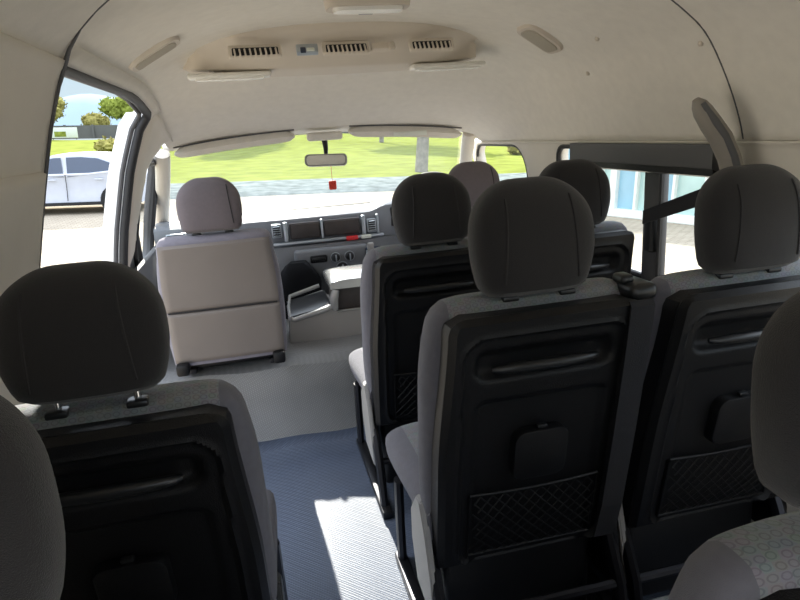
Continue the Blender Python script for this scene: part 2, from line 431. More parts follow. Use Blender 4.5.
def seam_path(x, w, h, th, z0):
    P = []
    for k in range(2, 13):
        t = k/14; wb = 1
        e = max(0, 1-max(0, (t-.58)/.42)**2.5)**.5 if t > .58 else 1
        ht = th/2*(.16+.84*e); hw = w/2*(.3+.7*e)
        xx = x+(.010 if x > 0 else -.010)*(1-t)*1.5
        f = min(.999, abs(xx)/hw); s_ = (1-f**(2/.62))**.5 if f < 1 else 0
        P.append(Vector((xx, -.012*math.sin(math.pi*t)+.02*t-ht*s_**.75-.0002, z0+h*t)))
    return P
REC = .20          # recline
def yr(z): return (.90-z)*REC
def back_rings(hw, z0, z1, th, y_off=0, top_r=.05, n=40, exp=.45):
    rings = []; N = 18
    for k in range(N+1):
        t = k/N; z = z0+(z1-z0)*(1-(1-t)**1.5)
        d = z1-z; e = 1 if d > top_r else math.sqrt(max(0, 1-((top_r-d)/top_r)**2))
        ww = (hw-.012*sm(.25, .0, t)-.022*sm(.55, 1.0, t)) - top_r*(1-e)*.9
        tt = th/2*(.35+.65*e)
        y = yr(z)+y_off
        rings.append([Vector((ww*abs(math.cos(b))**exp*(1 if math.cos(b) >= 0 else -1), y+tt*abs(math.sin(b))**.7*(1 if math.sin(b) >= 0 else -1), z)) for b in [i*2*math.pi/n for i in range(n)]])
    return rings
def passenger_seat(label, loc):
    root = thing('passenger_seat', label, 'seat', loc, group='rear passenger seats')
    # backrest cushion (front and sides, fabric)
    mb = MB().loft(back_rings(.236, .30, .925, .110, y_off=.034)); mb.done('backrest', 'cloth', root)
    # black back shell: height field over (x,z)
    mb = MB(); hw, z0, z1 = .218, .285, .903; NX, NZ = 70, 110; G = []
    def depth(x, z):
        top = z1-z; e = min(hw_at(z)-abs(x), top, z-z0)
        d = .016*sm(0, .012, e)
        ins = -sd_rr(x, z, 0, .575, .178, .290, .055)     # the framed recess
        d += -.009*sm(0, .010, ins) + .004*math.exp(-((ins-.0)/.004)**2)
        sc = -sd_rr(x, z, .0, .798, .150, .036, .03)        # finger scoop round the handle
        d += -.026*sm(-.004, .022, sc)
        p = -sd_rr(x, z, 0, .50, .150, .225, .03)          # lower field
        d += -.007*sm(0, .016, p)
        return d
    def hw_at(z):
        r = .032; d = z1-z
        w_ = hw-.018*sm(.55, .9, z)
        return w_ if d > r else w_-r+math.sqrt(max(0, r*r-(r-d)**2))
    for j in range(NZ+1):
        z = z0+(z1-z0)*j/NZ; w_ = hw_at(z); row = []
        for i in range(NX+1):
            x = w_*(2*i/NX-1); row.append(Vector((x, yr(z)-.052-depth(x, z), z)))
        G.append(row)
    mb.loft(G, closed=False)
    bp = mb.done('back_panel', 'black', root)
    # shell edge closing to the cushion
    mb = MB(); P1 = []; P2 = []
    zs = [z0+(z1-z0)*k/40 for k in range(41)]
    loop = [(-hw_at(z), z) for z in zs]+[(hw_at(z), z) for z in zs[::-1]]
    mb.loft([[Vector((x, yr(z)-.050, z)) for x, z in loop], [Vector((x*1.0, yr(z)+.015, z-.003)) for x, z in loop]], caps=False)
    mb.done('panel_edge', 'black', bp)
    # grab handle, a bowed bar
    P = [Vector((-.112+.224*k/16, yr(.793)-.056-.014*math.sin(math.pi*k/16)**.6, .790+.002*math.sin(math.pi*k/16))) for k in range(17)]
    MB().tube(P, [.006+.006*math.sin(math.pi*k/16)**.5 for k in range(17)], 12).done('grab_handle', 'black2', root)
    # rounded square flip cover
    oy = yr(.577)-.050
    tl = lambda d, k: (lambda x, z: Vector((x*k, oy-d-(z*k)*REC, .577+z*k)))
    mb = MB().loft([[tl(d, k)(x, z) for x, z in rrect(.122, .124, .026, 6)] for d, k in ((0, 1), (.022, 1), (.028, .97), (.030, .90))])
    fc = mb.done('flip_cover', 'black', root)
    MB().box((.0, yr(.645)-.068, .645), (.022, .014, .008), .003).done('cover_tab', 'black2', fc)
    # net pocket
    mb = MB(); a0, a1, b0, b1 = -.150, .150, .318, .485
    yy = lambda z: yr(z)-.064-.012*math.sin(math.pi*(z-b0)/(b1-b0))
    st = .028; k = -12
    while k < 14:
        for sgn in (1, -1):
            pts = []
            for q in range(9):
                z = b0+(b1-b0)*q/8; x = k*st+sgn*(z-b0)*.95 - (0 if sgn > 0 else -.0)
                if a0 <= x <= a1: pts.append(Vector((x, yy(z), z)))
            if len(pts) > 1: mb.tube(pts, .0016, 5)
        k += 1
    mb.tube([Vector((a0+(a1-a0)*q/8, yy(b1)-.002, b1+.004-.006*math.sin(math.pi*q/8))) for q in range(9)], .0035, 6)
    mb.tube([Vector((a0, yy(b1), b1)), Vector((a0, yy(b0), b0)), Vector((a1, yy(b0), b0)), Vector((a1, yy(b1), b1))], .004, 6)
    mb.done('net_pocket', 'black', root)
    # headrest
    hr = headrest_mesh(z0=.928).done('headrest', 'head', root)
    for x in (-.062, .062):
        MB().tube(seam_path(x, .25, .215, .105, .928), .0022, 6).done('seam', 'seam', hr)
    for x in (-.06, .06):
        MB().tube([(x, .0, .86), (x, .004, .94)], .006, 10).done('headrest_post', 'chrome', root)
        MB().box((x, .0, .919), (.034, .03, .012), .004).done('post_sleeve', 'black2', root)
    # cushion
    mb = MB(); rings = []
    for k in range(15):
        t = k/14; y = .10+.47*t; e = 1 if t < .86 else math.sqrt(max(0.02, 1-((t-.86)/.14)**2)); w_ = .228+.009*sm(.2, .8, t)
        zc = .375; hh = .062*(.45+.55*e)
        rings.append([Vector((w_*(.93+.07*e)*abs(math.cos(b))**.5*(1 if math.cos(b) >= 0 else -1), y, zc-.012*t+hh*abs(math.sin(b))**.6*(1 if math.sin(b) >= 0 else -1))) for b in [i*2*math.pi/32 for i in range(32)]])
    mb.loft(rings); mb.done('cushion', 'cloth', root)
    MB().box((0, .29, .312), (.42, .38, .022), .008).done('seat_pan', 'black', root)
    MB().box((0, .275, .165), (.385, .33, .29), .02, 3).done('under_seat_box', 'black', root)  # solid black box added so the space under the seat stays dark
    # recliner side covers
    for s_ in (-1, 1):
        out = [(.045, .14), (.20, .16), (.235, .27), (.225, .36), (.165, .425), (.125, .43), (.085, .36), (.055, .25)]
        mb = MB().prism(out, lambda y, z: Vector((s_*.224, y, z)), lambda y, z: Vector((s_*.239, y*.94+.008, z*.96+.012)))
        bmesh.ops.bevel(mb.bm, geom=mb.bm.edges[:], offset=.004, segments=2, affect='EDGES')
        sc = mb.done('side_cover', 'side' if s_ < 0 else 'black', root)
    # legs
    for s_ in (-1, 1):
        x = s_*.222
        MB().tube([(x, .10, .30), (x, .03, .17), (x, -.01, .0)], .015, 8, flat=1.4).done('leg', 'metal', root)
        MB().tube([(x, .44, .30), (x, .46, .15), (x, .47, .0)], .014, 8, flat=1.4).done('leg', 'metal', root)
        MB().box((x, .22, .014), (.035, .56, .028), .006).done('floor_rail', 'metal', root)
    MB().tube([(-.222, .03, .17), (.222, .03, .17)], .012, 8).done('cross_bar', 'metal', root)
    return root
XI, XO, XL = .165, .644, -.632
Y1, Y2, Y3 = 1.86, 1.10, .42
seat0 = passenger_seat('middle passenger seat whose black back shows its handle, flip cover and net pocket whole', (XI-.006, Y2, 0))
seats = [seat0]
for (x, y, lab) in (
    (XO, Y2, 'passenger seat by the right wall, its charcoal headrest in front of the grey belt cover'),
    (XI, Y1, 'aisle-side passenger seat directly behind the driver seat, net pocket partly hidden by the next seat'),
    (XO, Y1, 'passenger seat right of the seat behind the driver, under the dark overhead rail'),
    (XL, .965, 'single black-backed passenger seat on the left below the open door, ring-patterned top'),
    (XL-.003, Y3+.01, 'nearest seat at the left edge, only its dark curved headrest showing'),
    (XI+.077, Y3-.01, 'nearest seat at the right edge, ring-patterned cloth top in the bottom right corner')):
    o = copy_tree(seat0); o.location = (x, y, 0); o['label'] = lab; seats.append(o)
def adjust(o, sc, kinds):      # headrests are pulled up or pushed down, cushions slid, seat by seat
    o.scale = sc
    for c in o.children:
        for k, (d, q) in kinds.items():
            if c.name.split('.')[0] == k: c.location = Vector(d); c.scale = Vector(q)
one = (1, 1, 1)
adjust(seats[0], (1, 1, 1.012), {'headrest': ((-.012, 0, 0), one)})
adjust(seats[2], (1, 1, .985), {}); adjust(seats[3], (1, 1, .99), {})
adjust(seats[4], (.96, .96, .958), {'headrest': ((0, 0, .064), (1, 1, .95))})
adjust(seats[5], (1, 1, .95), {'headrest': ((-.01, 0, .045), one), 'cushion': ((0, .02, 0), (1, .78, 1))})
adjust(seats[6], (1, 1, .912), {'headrest': ((-.07, 0, .07), one), 'cushion': ((0, .02, 0), (1, .78, 1))})
# belt hanging over the middle seat's right shoulder, with its black guide
bt = thing('seat_belt', 'dark seat belt running down from a black guide between the two middle-row seats', 'seat belt', (XI+.203, Y2, 0))
MB().box((0, -.005, .918), (.062, .09, .035), .014, 3).done('belt_guide', 'black2', bt)
MB().box((-.02, .0, .94), (.03, .04, .02), .008, 3).done('belt_buckle', 'black2', bt)
rows = []
for z, y in ((.91, -.062), (.90, -.070), (.8, -.055), (.6, -.02), (.4, .02), (.30, .05)):
    rows.append([Vector((-.046, y, z)), Vector((.006, y, z)), Vector((.006, y-.003, z)), Vector((-.046, y-.003, z))])
MB().loft(rows).done('webbing', 'web', bt, smooth=False)

# front seats
def front_seat(name, label, loc, hw=.238):
    root = thing(name, label, 'seat', loc, group='front seats')
    mb = MB(); rings = []; N = 18; z0, z1 = .40, .925
    for k in range(N+1):
        t = k/N; z = z0+(z1-z0)*(1-(1-t)**1.5); d = z1-z; r = .035
        e = 1 if d > r else math.sqrt(max(0, 1-((r-d)/r)**2))
        ww = hw*(.93+.07*math.sin(math.pi*min(1, t*1.25+.1)))-.010*sm(.6, 1, t)-r*(1-e)*.8; tt = .065*(.4+.6*e); y = yr(z)*.7
        rings.append([Vector((ww*abs(math.cos(b))**.4*(1 if math.cos(b) >= 0 else -1), y+.01+tt*abs(math.sin(b))**.6*(1 if math.sin(b) >= 0 else -1), z)) for b in [i*2*math.pi/40 for i in range(40)]])
    mb.loft(rings); mb.done('backrest', 'clothf', root)
    # vinyl back cover in two fields with a seam
    def cover(za, zb, nm):
        mb = MB(); G = []
        for j in range(25):
            z = za+(zb-za)*j/24; G.append([])
            w_ = (hw-.022)-.012*sm(.7, .92, z)
            for i in range(31):
                x = w_*(2*i/30-1); e = min(w_-abs(x), zb-z, z-za)
                G[-1].append(Vector((x, yr(z)*.7-.052-.010*sm(0, .012, e)-.006*math.cos(x*6), z)))
        mb.loft(G, closed=False); return mb.done(nm, 'vinyl', root)
    cover(.635, .900, 'back_cover'); cover(.415, .632, 'back_cover')
    MB().tube([((hw-.03)*(2*i/12-1), yr(.6335)*.7-.058-.006*math.cos((hw-.03)*(2*i/12-1)*6), .6335) for i in range(13)], .003, 6).done('seam', 'seam', root)
    hr = headrest_mesh(w=.238, h=.20, th=.10, z0=.935, taper=.92).done('headrest', 'headf', root)
    for x in (.07,):
        MB().tube(seam_path(x, .238, .20, .10, .935), .0018, 6).done('seam', 'seam', hr)
    for x in (-.06, .06):
        MB().tube([(x, .0, .88), (x, .0, .95)], .006, 10).done('headrest_post', 'chrome', root)
        MB().box((x, .0, .926), (.034, .03, .012), .004).done('post_sleeve', 'black2', root)
    mb = MB(); mb.box((0, .31, .47), (.44, .46, .11), .035, 4); mb.done('cushion', 'clothf', root)
    MB().box((0, .30, .385), (.38, .40, .06), .01).done('under_seat_box', 'black', root)
    for s_ in (-1, 1):
        MB().box((s_*.19, .02, .395), (.05, .09, .05), .012).done('hinge', 'black', root)
        MB().box((s_*.17, .30, .351), (.04, .44, .022), .004).done('floor_rail', 'metal', root)
    return root
fs = front_seat('front_passenger_seat', 'taupe-backed front passenger seat with lighter grey headrest, beside the open door', (-.535, 2.47, 0))
ds = copy_tree(fs); ds.name = 'driver_seat'; ds.location = (.575, 2.62, -.0); ds.scale = (1, 1, .975); ds['label'] = 'driver seat at the wheel, its headrest between two darker headrests'

# ------------------------------------------------------------------ dashboard
db = thing('dashboard', 'grey dashboard with silver trim running the width under the windscreen', 'dashboard', (0, 3.4, 0))
def dashprof(x):
    b = .03*sm(.22, .34, x)*sm(.84, .72, x)      # hood over the dials
    return [(-.0, .70), (-.012, .80), (.0, .838+b), (.04, .858+b*1.1), (.15, .862+b*.5), (.30, .85), (.42, .83), (.42, .60), (.05, .60)]
rings = []
for k in range(61):
    x = -.895+1.79*k/60; rings.append([Vector((x, y-.03*math.cos(x*1.6), z)) for y, z in dashprof(x)])
MB().loft(rings).done('upper_dash', 'dashtop', db)
rings = []
for k in range(31):
    x = -.89+1.78*k/30; f = sm(.36, .26, abs(x+.02))
    rings.append([Vector((x, y, z)) for y, z in ((-.035-.035*f, .695), (-.015-.07*f, .60), (.02-.08*f, .46-.08*f), (.10, .40-.06*f), (.28, .40), (.28, .70))])
MB().loft(rings).done('lower_dash', 'dash', db)
# the band of vents and pockets, set in a silver frame
yf = -.052
def vent(x, z, w_, h_):
    v = MB().box((x, yf-.004, z), (w_+.012, .02, h_+.012), .005).done('air_vent', 'silver', db)
    MB().box((x, yf-.012, z), (w_, .010, h_), .002).done('vent_opening', 'black', v)
    for q in range(5):
        MB().box((x, yf-.02, z-h_/2+h_*(q+.5)/5), (w_-.004, .008, .0035), .001, 1, rot=(.4, 0, 0)).done('vent_slat', 'silver', v)
vent(-.275, .786, .040, .060); vent(.237, .768, .038, .062)
vent(-.78, .786, .09, .06); vent(.80, .786, .07, .06)
for x0, x1 in ((-.205, -.045), (-.025, .172)):
    xc = (x0+x1)/2; p = MB().box((xc, yf-.002, .776), (x1-x0, .02, .088), .008, 3).done('storage_pocket', 'pocket', db)
    MB().box((xc, yf-.013, .776), (x1-x0-.018, .006, .070), .003).done('pocket_door', 'pocket', p)
for x, w_ in ((-.228, .022), (-.035, .012), (.192, .02), (.270, .012)):
    MB().box((x, yf-.006, .776), (w_, .024, .104), .004).done('silver_divider', 'silver', db)
MB().box((.0, yf-.010, .714), (.60, .022, .015), .005).done('silver_strip', 'silver', db)
MB().box((-.55, yf-.0, .714), (.46, .022, .010), .004).done('silver_strip', 'silver', db)
MB().box((.122, yf-.02, .712), (.064, .022, .024), .005).done('red_button', 'red', db)
MB().box((.20, yf-.02, .712), (.055, .016, .020), .004).done('pale_label', 'ledge', db)
# heater panel
hp_ = MB().box((.0, -.083, .60), (.40, .05, .155), .02, 3).done('heater_panel', 'dash', db)
for x, z, r_ in ((.018, .622, .024), (.094, .622, .024), (.050, .562, .030)):
    kb = MB().lathe([(r_*1.15, -.112), (r_*1.15, -.106)], (x, 0, z), 'Y').done('dial_ring', 'silver', db)
    MB().lathe([(r_, -.106), (r_, -.118), (r_*.8, -.134), (r_*.5, -.136)], (x, 0, z), 'Y').done('dial_knob', 'black2', kb)
    MB().box((x, -.138, z), (r_*.28, .012, r_*1.5), .002).done('knob_grip', 'silver', kb)
MB().box((-.072, -.108, .622), (.092, .012, .040), .008).done('radio_slot', 'black', db)
MB().box((-.072, -.115, .622), (.070, .008, .020), .004).done('slot_door', 'black2', db)
# mobile phone in a holder
ph = thing('phone_holder', 'dark phone-like screen in a holder clipped to the dashboard right of the dials', 'phone holder', (.215, 3.285, -.005))
MB().box((.012, 0, .605), (.090, .014, .120), .010, 3).done('phone', 'screen', ph)
MB().box((-.005, -.016, .655), (.036, .022, .075), .010, 3).done('clamp', 'side', ph)
MB().tube([(0, .01, .60), (0, .05, .62), (0, .07, .64)], .01, 8).done('arm', 'black', ph)
MB().box((-.026, -.010, .606), (.012, .006, .09), .002).done('screen_edge', 'silver', ph)
# instrument hood and steering wheel
MB().box((.52, -.025, .80), (.34, .03, .11), .012).done('instrument_cluster', 'black2', db)
for x in (.44, .52, .60):
    MB().lathe([(.042, -.047), (.042, -.040)], (x, 0, .80), 'Y').done('dial', 'silver', db)
sw = thing('steering_wheel', 'grey steering wheel in front of the driver, its left rim showing beside a headrest', 'steering wheel', (.535, 3.08, .86)); sw.rotation_euler = (R(-28), 0, 0)
MB().tube([(.19*math.cos(a), 0, .19*math.sin(a)) for a in [k*2*math.pi/40 for k in range(40)]], .014, 10, closed=True).done('rim', 'side', sw)
MB().box((0, .01, 0), (.13, .04, .11), .03, 3).done('hub', 'dash', sw)
for a in (0, 180, 270):
    MB().tube([(.05*math.cos(R(a)), .01, .05*math.sin(R(a))), (.185*math.cos(R(a)), 0, .185*math.sin(R(a)))], .012, 8, flat=.6).done('spoke', 'dash', sw)
MB().tube([(0, .03, 0), (0, .30, 0)], .025, 10).done('column', 'black', sw)
# black bag on the footwell shelf under the dash
bg_ = MB(); rings = []
for k in range(13):
    t = k/12; z = .345+.285*t; e = math.sqrt(max(.03, 1-max(0, (t-.6)/.4)**2)); hw_ = .12*(.9+.1*math.sin(t*5))*(.35+.65*e); ht = .07*(.4+.6*e)
    rings.append([Vector((hw_*abs(math.cos(b))**.6*(1 if math.cos(b) >= 0 else -1)+.008*math.sin(3*b+k), ht*abs(math.sin(b))**.7*(1 if math.sin(b) >= 0 else -1), z)) for b in [i*2*math.pi/28 for i in range(28)]])
bg_.loft(rings); b_ = bg_.done('black_bag', 'bag'); b_.location = (-.19, 3.235, 0); tag(b_, 'black soft bag standing under the dashboard beside the front passenger seat', 'bag')
# centre console between the front seats
cn = thing('centre_console', 'grey centre console with glossy silver lids between the front seats', 'console', (0, 2.80, .298))
out = [(-.275, 0), (-.29, .03), (-.275, .15), (-.245, .165), (-.09, .20), (-.06, .17), (.30, .17), (.30, 0)]
MB().prism(out, lambda x, z: Vector((x, -.02, z)), lambda x, z: Vector((x*.96, .34, z*.95))).done('body', 'console', cn, smooth=False)
# low tray on the left
tr = MB(); tr.box((-.175, .14, .178), (.20, .30, .012), .005, rot=(0, -.16, 0)); tr.done('tray', 'black2', cn)
MB().tube([(-.268, -.015, .158), (-.255, -.02, .152), (-.10, -.022, .186), (-.075, -.02, .20), (-.07, -.01, .235)], .012, 10).done('tray_rim', 'gloss', cn)
MB().tube([(-.272, -.01, .158), (-.270, .15, .17), (-.255, .30, .185), (-.10, .32, .22)], .010, 10).done('tray_rim', 'gloss', cn)
# raised box on the right with domed lid
MB().box((.115, .12, .225), (.355, .25, .13), .02, 3).done('box', 'pocket', cn)
mb = MB(); rings = []
for k in range(13):
    t = k/12; y = -.03+.30*t; h_ = .030*math.sin(math.pi*(.12+.76*t))+.018
    rings.append([Vector((.115+.195*abs(math.cos(b))**.35*(1 if math.cos(b) >= 0 else -1), y, .288+h_*(max(0, math.sin(b))**.5) - (.012 if math.sin(b) < 0 else 0))) for b in [i*2*math.pi/32 for i in range(32)]])
mb.loft(rings); mb.done('lid', 'gloss', cn)
MB().tube([(-.055, -.022, .168), (.29, -.022, .168)], .006, 8).done('edge_strip', 'gloss', cn)
MB().tube([(-.065, -.02, .18), (-.068, -.03, .23), (-.055, -.03, .275)], [.016, .022, .018], 10).done('latch', 'gloss', cn)
gl = thing('gear_lever', 'short black gear lever standing between dashboard and centre console', 'gear lever', (-.03, 3.22, .34))
MB().tube([(0, 0, .0), (0, -.02, .10), (0, -.03, .17)], [.03, .014, .010], 10).done('shaft', 'black', gl)
MB().lathe([(.004, .155), (.018, .162), (.024, .185), (.02, .205), (.006, .212)], (0, -.03, 0)).done('knob', 'black2', gl)

# ------------------------------------------------------------------ overhead fittings
ac = thing('overhead_vent_panel', 'beige overhead air conditioning panel with three vents across the front ceiling', 'air vent panel', (-.012, 2.3, 1.494))
mb = MB(); rings = []
for k in range(41):
    u = -1+2*k/40; e = (1-abs(u)**3.2)**.45 if abs(u) < 1 else 0; x = .54*u
    zc = shell(abs(x), 2.22).z
    yy0, yy1 = .10-.23*e, .10+.06*e
    top = zc+.02-1.5; lowz = .088*e
    zt = min(top, .095); za = -.012+.030*(1-e)+.0*u
    rings.append([Vector((x, yy0-.03*e, zt+.02)), Vector((x, yy0-.02*e, zt-.012)), Vector((x, yy0+.035, za+.055)), Vector((x, yy0+.075*e+.01, za+.006)), Vector((x, yy0+.10*e+.012, za)), Vector((x, yy1+.10, za+.004)), Vector((x, yy1+.16, zt+.03))])
mb.loft(rings); mb.done('housing', 'bezel', ac)
def acvent(x, z, w_, h_, slats=8, m='black'):
    v = MB().box((x, -.132, z), (w_+.022, .02, h_+.018), .006, 3, rot=(-.5, 0, 0)).done('vent_frame', 'bezel', ac)
    MB().box((x, -.140, z-.002), (w_, .016, h_), .003, rot=(-.5, 0, 0)).done('vent_opening', m, v)
    for q in range(slats):
        MB().box((x-w_/2+w_*(q+.5)/slats, -.149, z-.004), (.005, .012, h_), .001, 1, rot=(-.5, 0, .2)).done('vent_slat', 'bezel', v)
acvent(-.293, .036, .145, .026, 9); acvent(.0, .036, .135, .026, 9); acvent(.292, .036, .135, .026, 9)
cp = MB().box((-.128, -.136, .036), (.070, .02, .032), .004, rot=(-.5, 0, 0)).done('switch_panel', 'silver', ac)
MB().box((-.118, -.147, .034), (.026, .01, .012), .003, rot=(-.5, 0, 0)).done('knob', 'ledge', cp)
MB().box((-.142, -.147, .034), (.018, .008, .018), .002, rot=(-.5, 0, 0)).done('display', 'screen', cp)
MB().box((.122, -.132, .036), (.075, .02, .024), .004, rot=(-.5, 0, 0)).done('blank_cover', 'bezel', ac)
MB().box((.152, -.142, .036), (.024, .016, .030), .006, rot=(-.5, 0, 0)).done('knob', 'bezel', ac)
rl = []
for x, lab in ((-.395, 'slim pale reading lamp under the left end of the overhead vent panel'), (.375, 'slim pale reading lamp under the right end of the overhead vent panel')):
    t = thing('reading_lamp', lab, 'lamp', (x, 2.30, 1.474), group='reading lamps')
    MB().box((0, 0, 0), (.275, .075, .018), .008, 3).done('housing', 'lamp', t)
    MB().box((0, -.004, -.010), (.225, .055, .010), .004, 3).done('lens', 'lamp', t)
t = thing('dome_lamp', 'pale oblong dome lamp on the ceiling at the top of the photo', 'lamp', (-.022, 1.70, 1.586))
mb = MB(); mb.prism(rrect(.225, .115, .04, 6), lambda x, y: Vector((x, y, .018)), lambda x, y: Vector((x*.94, y*.9, -.022))); mb.done('housing', 'bezel', t)
mb = MB(); mb.prism(rrect(.185, .065, .025, 6, 0, -.008), lambda x, y: Vector((x, y, -.018)), lambda x, y: Vector((x*.95, y*.9, -.030))); mb.done('lens', 'lamp', t)
MB().box((.0, .03, -.026), (.04, .014, .008), .003).done('switch', 'black2', t)
# oval speaker grilles left and right on the headliner curve
for sg, lab in ((-1, 'slanting oblong grille on the left curve of the ceiling'), (1, 'slanting oblong grille on the right curve of the ceiling')):
    t = thing('ceiling_grille', lab, 'grille', shell(sg*.595, 2.0), group='ceiling grilles')
    L0 = Vector(t.location)
    def f(off, k):
        return lambda u, v: shell(sg*(.60+v*k), 1.98+u*k*1.0+v*.25, off)-L0
    MB().prism(rrect(.125, .172, .040, 6), f(-.002, 1), f(.010, .94)).done('frame', 'bezel', t)
    MB().prism(rrect(.096, .140, .030, 6), f(.008, 1), f(.0135, .95)).done('grille', 'grille', t)
# sun visors
for x0, x1, lab in ((-.70, -.145, 'long pale sun visor folded up over the left of the windscreen'), (.12, .69, 'long pale sun visor folded up over the right of the windscreen')):
    mb = MB(); rings = []; N = 24
    for k in range(N+1):
        u = k/N; x = x0+(x1-x0)*u; e = (1-abs(2*u-1)**8)**.4 if 0 < k < N else .25
        zt = 1.292-.050*(x/.72)**2; hh = .026*e
        rings.append([Vector((x, 3.10+.0*u, zt-.026+hh)), Vector((x, 3.088, zt-.026)), Vector((x, 3.10, zt-.026-hh)), Vector((x, 3.135, zt-.02-hh)), Vector((x, 3.145, zt-.02+hh))])
    mb.loft(rings); v = mb.done('sun_visor', 'liner'); tag(v, lab, 'sun visor', 'sun visors')
    MB().tube([Vector((x0+(x1-x0)*k/20, 3.092, 1.292-.050*((x0+(x1-x0)*k/20)/.72)**2+.003)) for k in range(21)], .0035, 6).done('gap_line', 'trimdark', v)
    if x0 > 0:
        MB().box((.42, 3.086, 1.240), (.17, .006, .022), .002).done('label', 'ledge', v)
MB().box((.0, 3.12, 1.255), (.17, .07, .04), .014, 3).done('trim_14', 'liner', kind='structure')
mm = thing('rear_view_mirror', 'rear-view mirror hanging from a black stalk in the middle of the windscreen', 'mirror', (0, 3.15, 1.14))
mb = MB(); mb.prism(rrect(.205, .056, .02, 6), lambda x, z: Vector((x, .025, z)), lambda x, z: Vector((x*1.02, -.012, z*1.04))); mb.done('shell', 'side', mm)
MB().prism(rrect(.19, .045, .016, 6), lambda x, z: Vector((x, -.0115, z)), lambda x, z: Vector((x, -.0135, z))).done('mirror_glass', 'mirror', mm)
MB().tube([(0, .01, .02), (0, .02, .06), (-.005, .0, .115)], [.009, .012, .016], 10).done('stalk', 'black', mm)
mm.rotation_euler = (R(-9), R(2), R(-10))
ch = thing('hanging_charm', 'small red charm hanging below the rear-view mirror', 'charm', (.02, 3.14, 1.115))
MB().tube([(0, 0, 0), (0, 0, -.075)], .0012, 5).done('string', 'red', ch)
MB().box((0, 0, -.098), (.038, .012, .046), .006).done('tassel', 'redfelt', ch)

# right wall: dark overhead rail above the sliding door window, grey belt cover, strap, pillar
rail = thing('overhead_rail', 'long dark grey rail with a black lip above the right side window', 'rail', (.848, 1.87, 1.125))
MB().prism([(0, .045), (.055, .045), (.065, -.01), (.03, -.028), (.0, -.018)], lambda x, z: Vector((x*.6-.03, -.43, z)), lambda x, z: Vector((x*.6-.03, .34, z))).done('cover', 'trimdark', rail, smooth=False)
MB().prism([(0, -.018), (.03, -.028), (.075, -.028), (.075, -.046), (.0, -.036)], lambda x, z: Vector((x*.6-.035, -.44, z)), lambda x, z: Vector((x*.6-.035, .38, z))).done('lip', 'black', rail, smooth=False)
MB().box((.905, 1.795, .92), (.03, .10, .42), .012, 3).done('trim_15', 'trimdark', kind='structure')
MB().box((.882, 1.78, .88), (.03, .045, .12), .01, 3).done('trim_16', 'rubber', kind='structure')
MB().tube([(.885, 1.742, 1.10), (.885, 1.74, .92), (.89, 1.748, .74)], .008, 6).done('trim_17', 'rubber', kind='structure')
bc = thing('belt_cover', 'grey curved seat belt cover standing on the right pillar up to the ceiling', 'belt cover', (.80, 1.37, 1.18))
P = [(-.082, .02, .105), (-.072, .018, .092), (-.062, .015, .075), (-.042, .01, .045), (-.02, .0, .01), (.005, -.005, -.04), (.02, -.01, -.09), (.03, -.015, -.14)]
MB().tube(P, [.010, .022, .028, .031, .032, .031, .031, .029], 14, flat=.85).done('cover', 'cover', bc)
MB().tube([(p[0]-.006, p[1]-.021, p[2]+.004) for p in P[1:]], [.006, .008, .012, .012, .012, .012, .010], 10).done('slot', 'trimdark', bc)
sb = thing('shoulder_belt', 'dark seat belt strap slanting across the right side window', 'seat belt', (.80, 1.5, 1.0))
A, B = Vector((.0, -.20, .085)), Vector((.055, .29, -.065))
MB().loft([[A+Vector((0, 0, .024)), A+Vector((0, 0, -.024)), A+Vector((.004, 0, -.024)), A+Vector((.004, 0, .024))], [B+Vector((0, 0, .022)), B+Vector((0, 0, -.022)), B+Vector((.004, 0, -.022)), B+Vector((.004, 0, .022))]]).done('webbing', 'web', sb, smooth=False)
# small clips on the headliner
for s_, Y, nm in ((.78, 1.40, ''), (.68, 1.75, ''), (.80, 1.95, '')):
    p = shell(s_, Y, .002)
    MB().lathe([(.005, .006), (.007, 0), (.004, -.006)], p).done('trim_clip', 'bezel', HEAD)

# ------------------------------------------------------------------ outside
G0 = H-2.0                    # street level in the street frame
def om(x, y, z=0, rz=0): return OUT @ Matrix.Translation((x, y, G0+z)) @ Matrix.Rotation(rz, 4, 'Z')
def paving():
    m = mat('concrete_pavers', (176, 166, 150), 1, spec=.0, var=.10, vscale=.7); t = m.node_tree; b = t.nodes['Principled BSDF']
    co = [x for x in t.nodes if x.type == 'TEX_COORD'][0]; src = b.inputs['Base Color'].links[0].from_socket
    br = t.nodes.new('ShaderNodeTexBrick'); br.inputs['Scale'].default_value = 2.6; br.inputs['Mortar Size'].default_value = .02
    br.inputs['Color1'].default_value = (1, 1, 1, 1); br.inputs['Color2'].default_value = (.86, .86, .86, 1); br.inputs['Mortar'].default_value = (.55, .53, .5, 1)
    t.links.new(co.outputs['Object'], br.inputs[0])
    mx = t.nodes.new('ShaderNodeMixRGB'); mx.blend_type = 'MULTIPLY'; mx.inputs[0].default_value = 1
    t.links.new(src, mx.inputs[1]); t.links.new(br.outputs[0], mx.inputs[2]); t.links.new(mx.outputs[0], b.inputs['Base Color']); return m
M['pave'] = paving()
M['gravel'] = mat('blue_grey_gravel', (112, 119, 117), 1, spec=.0, bump=.8, bscale=8, var=.35, vscale=2.5)
M['grass'] = mat('dry_green_grass', (116, 124, 60), 1, spec=.0, var=.22, vscale=.9)
M['bush'] = mat('olive_leaves', (140, 134, 80), 1, spec=.0, var=.4, vscale=1.5)
M['bush2'] = mat('fresh_leaves', (122, 132, 62), 1, spec=.0, var=.45, vscale=1.5)
M['bark'] = mat('pale_bark', (140, 134, 126), 1, spec=0, bump=.8, bscale=12, var=.25, vscale=4)
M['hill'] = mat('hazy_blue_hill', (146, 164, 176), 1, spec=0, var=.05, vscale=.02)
M['wallc'] = mat('grey_concrete', (92, 92, 94), .9, var=.1, vscale=.5)
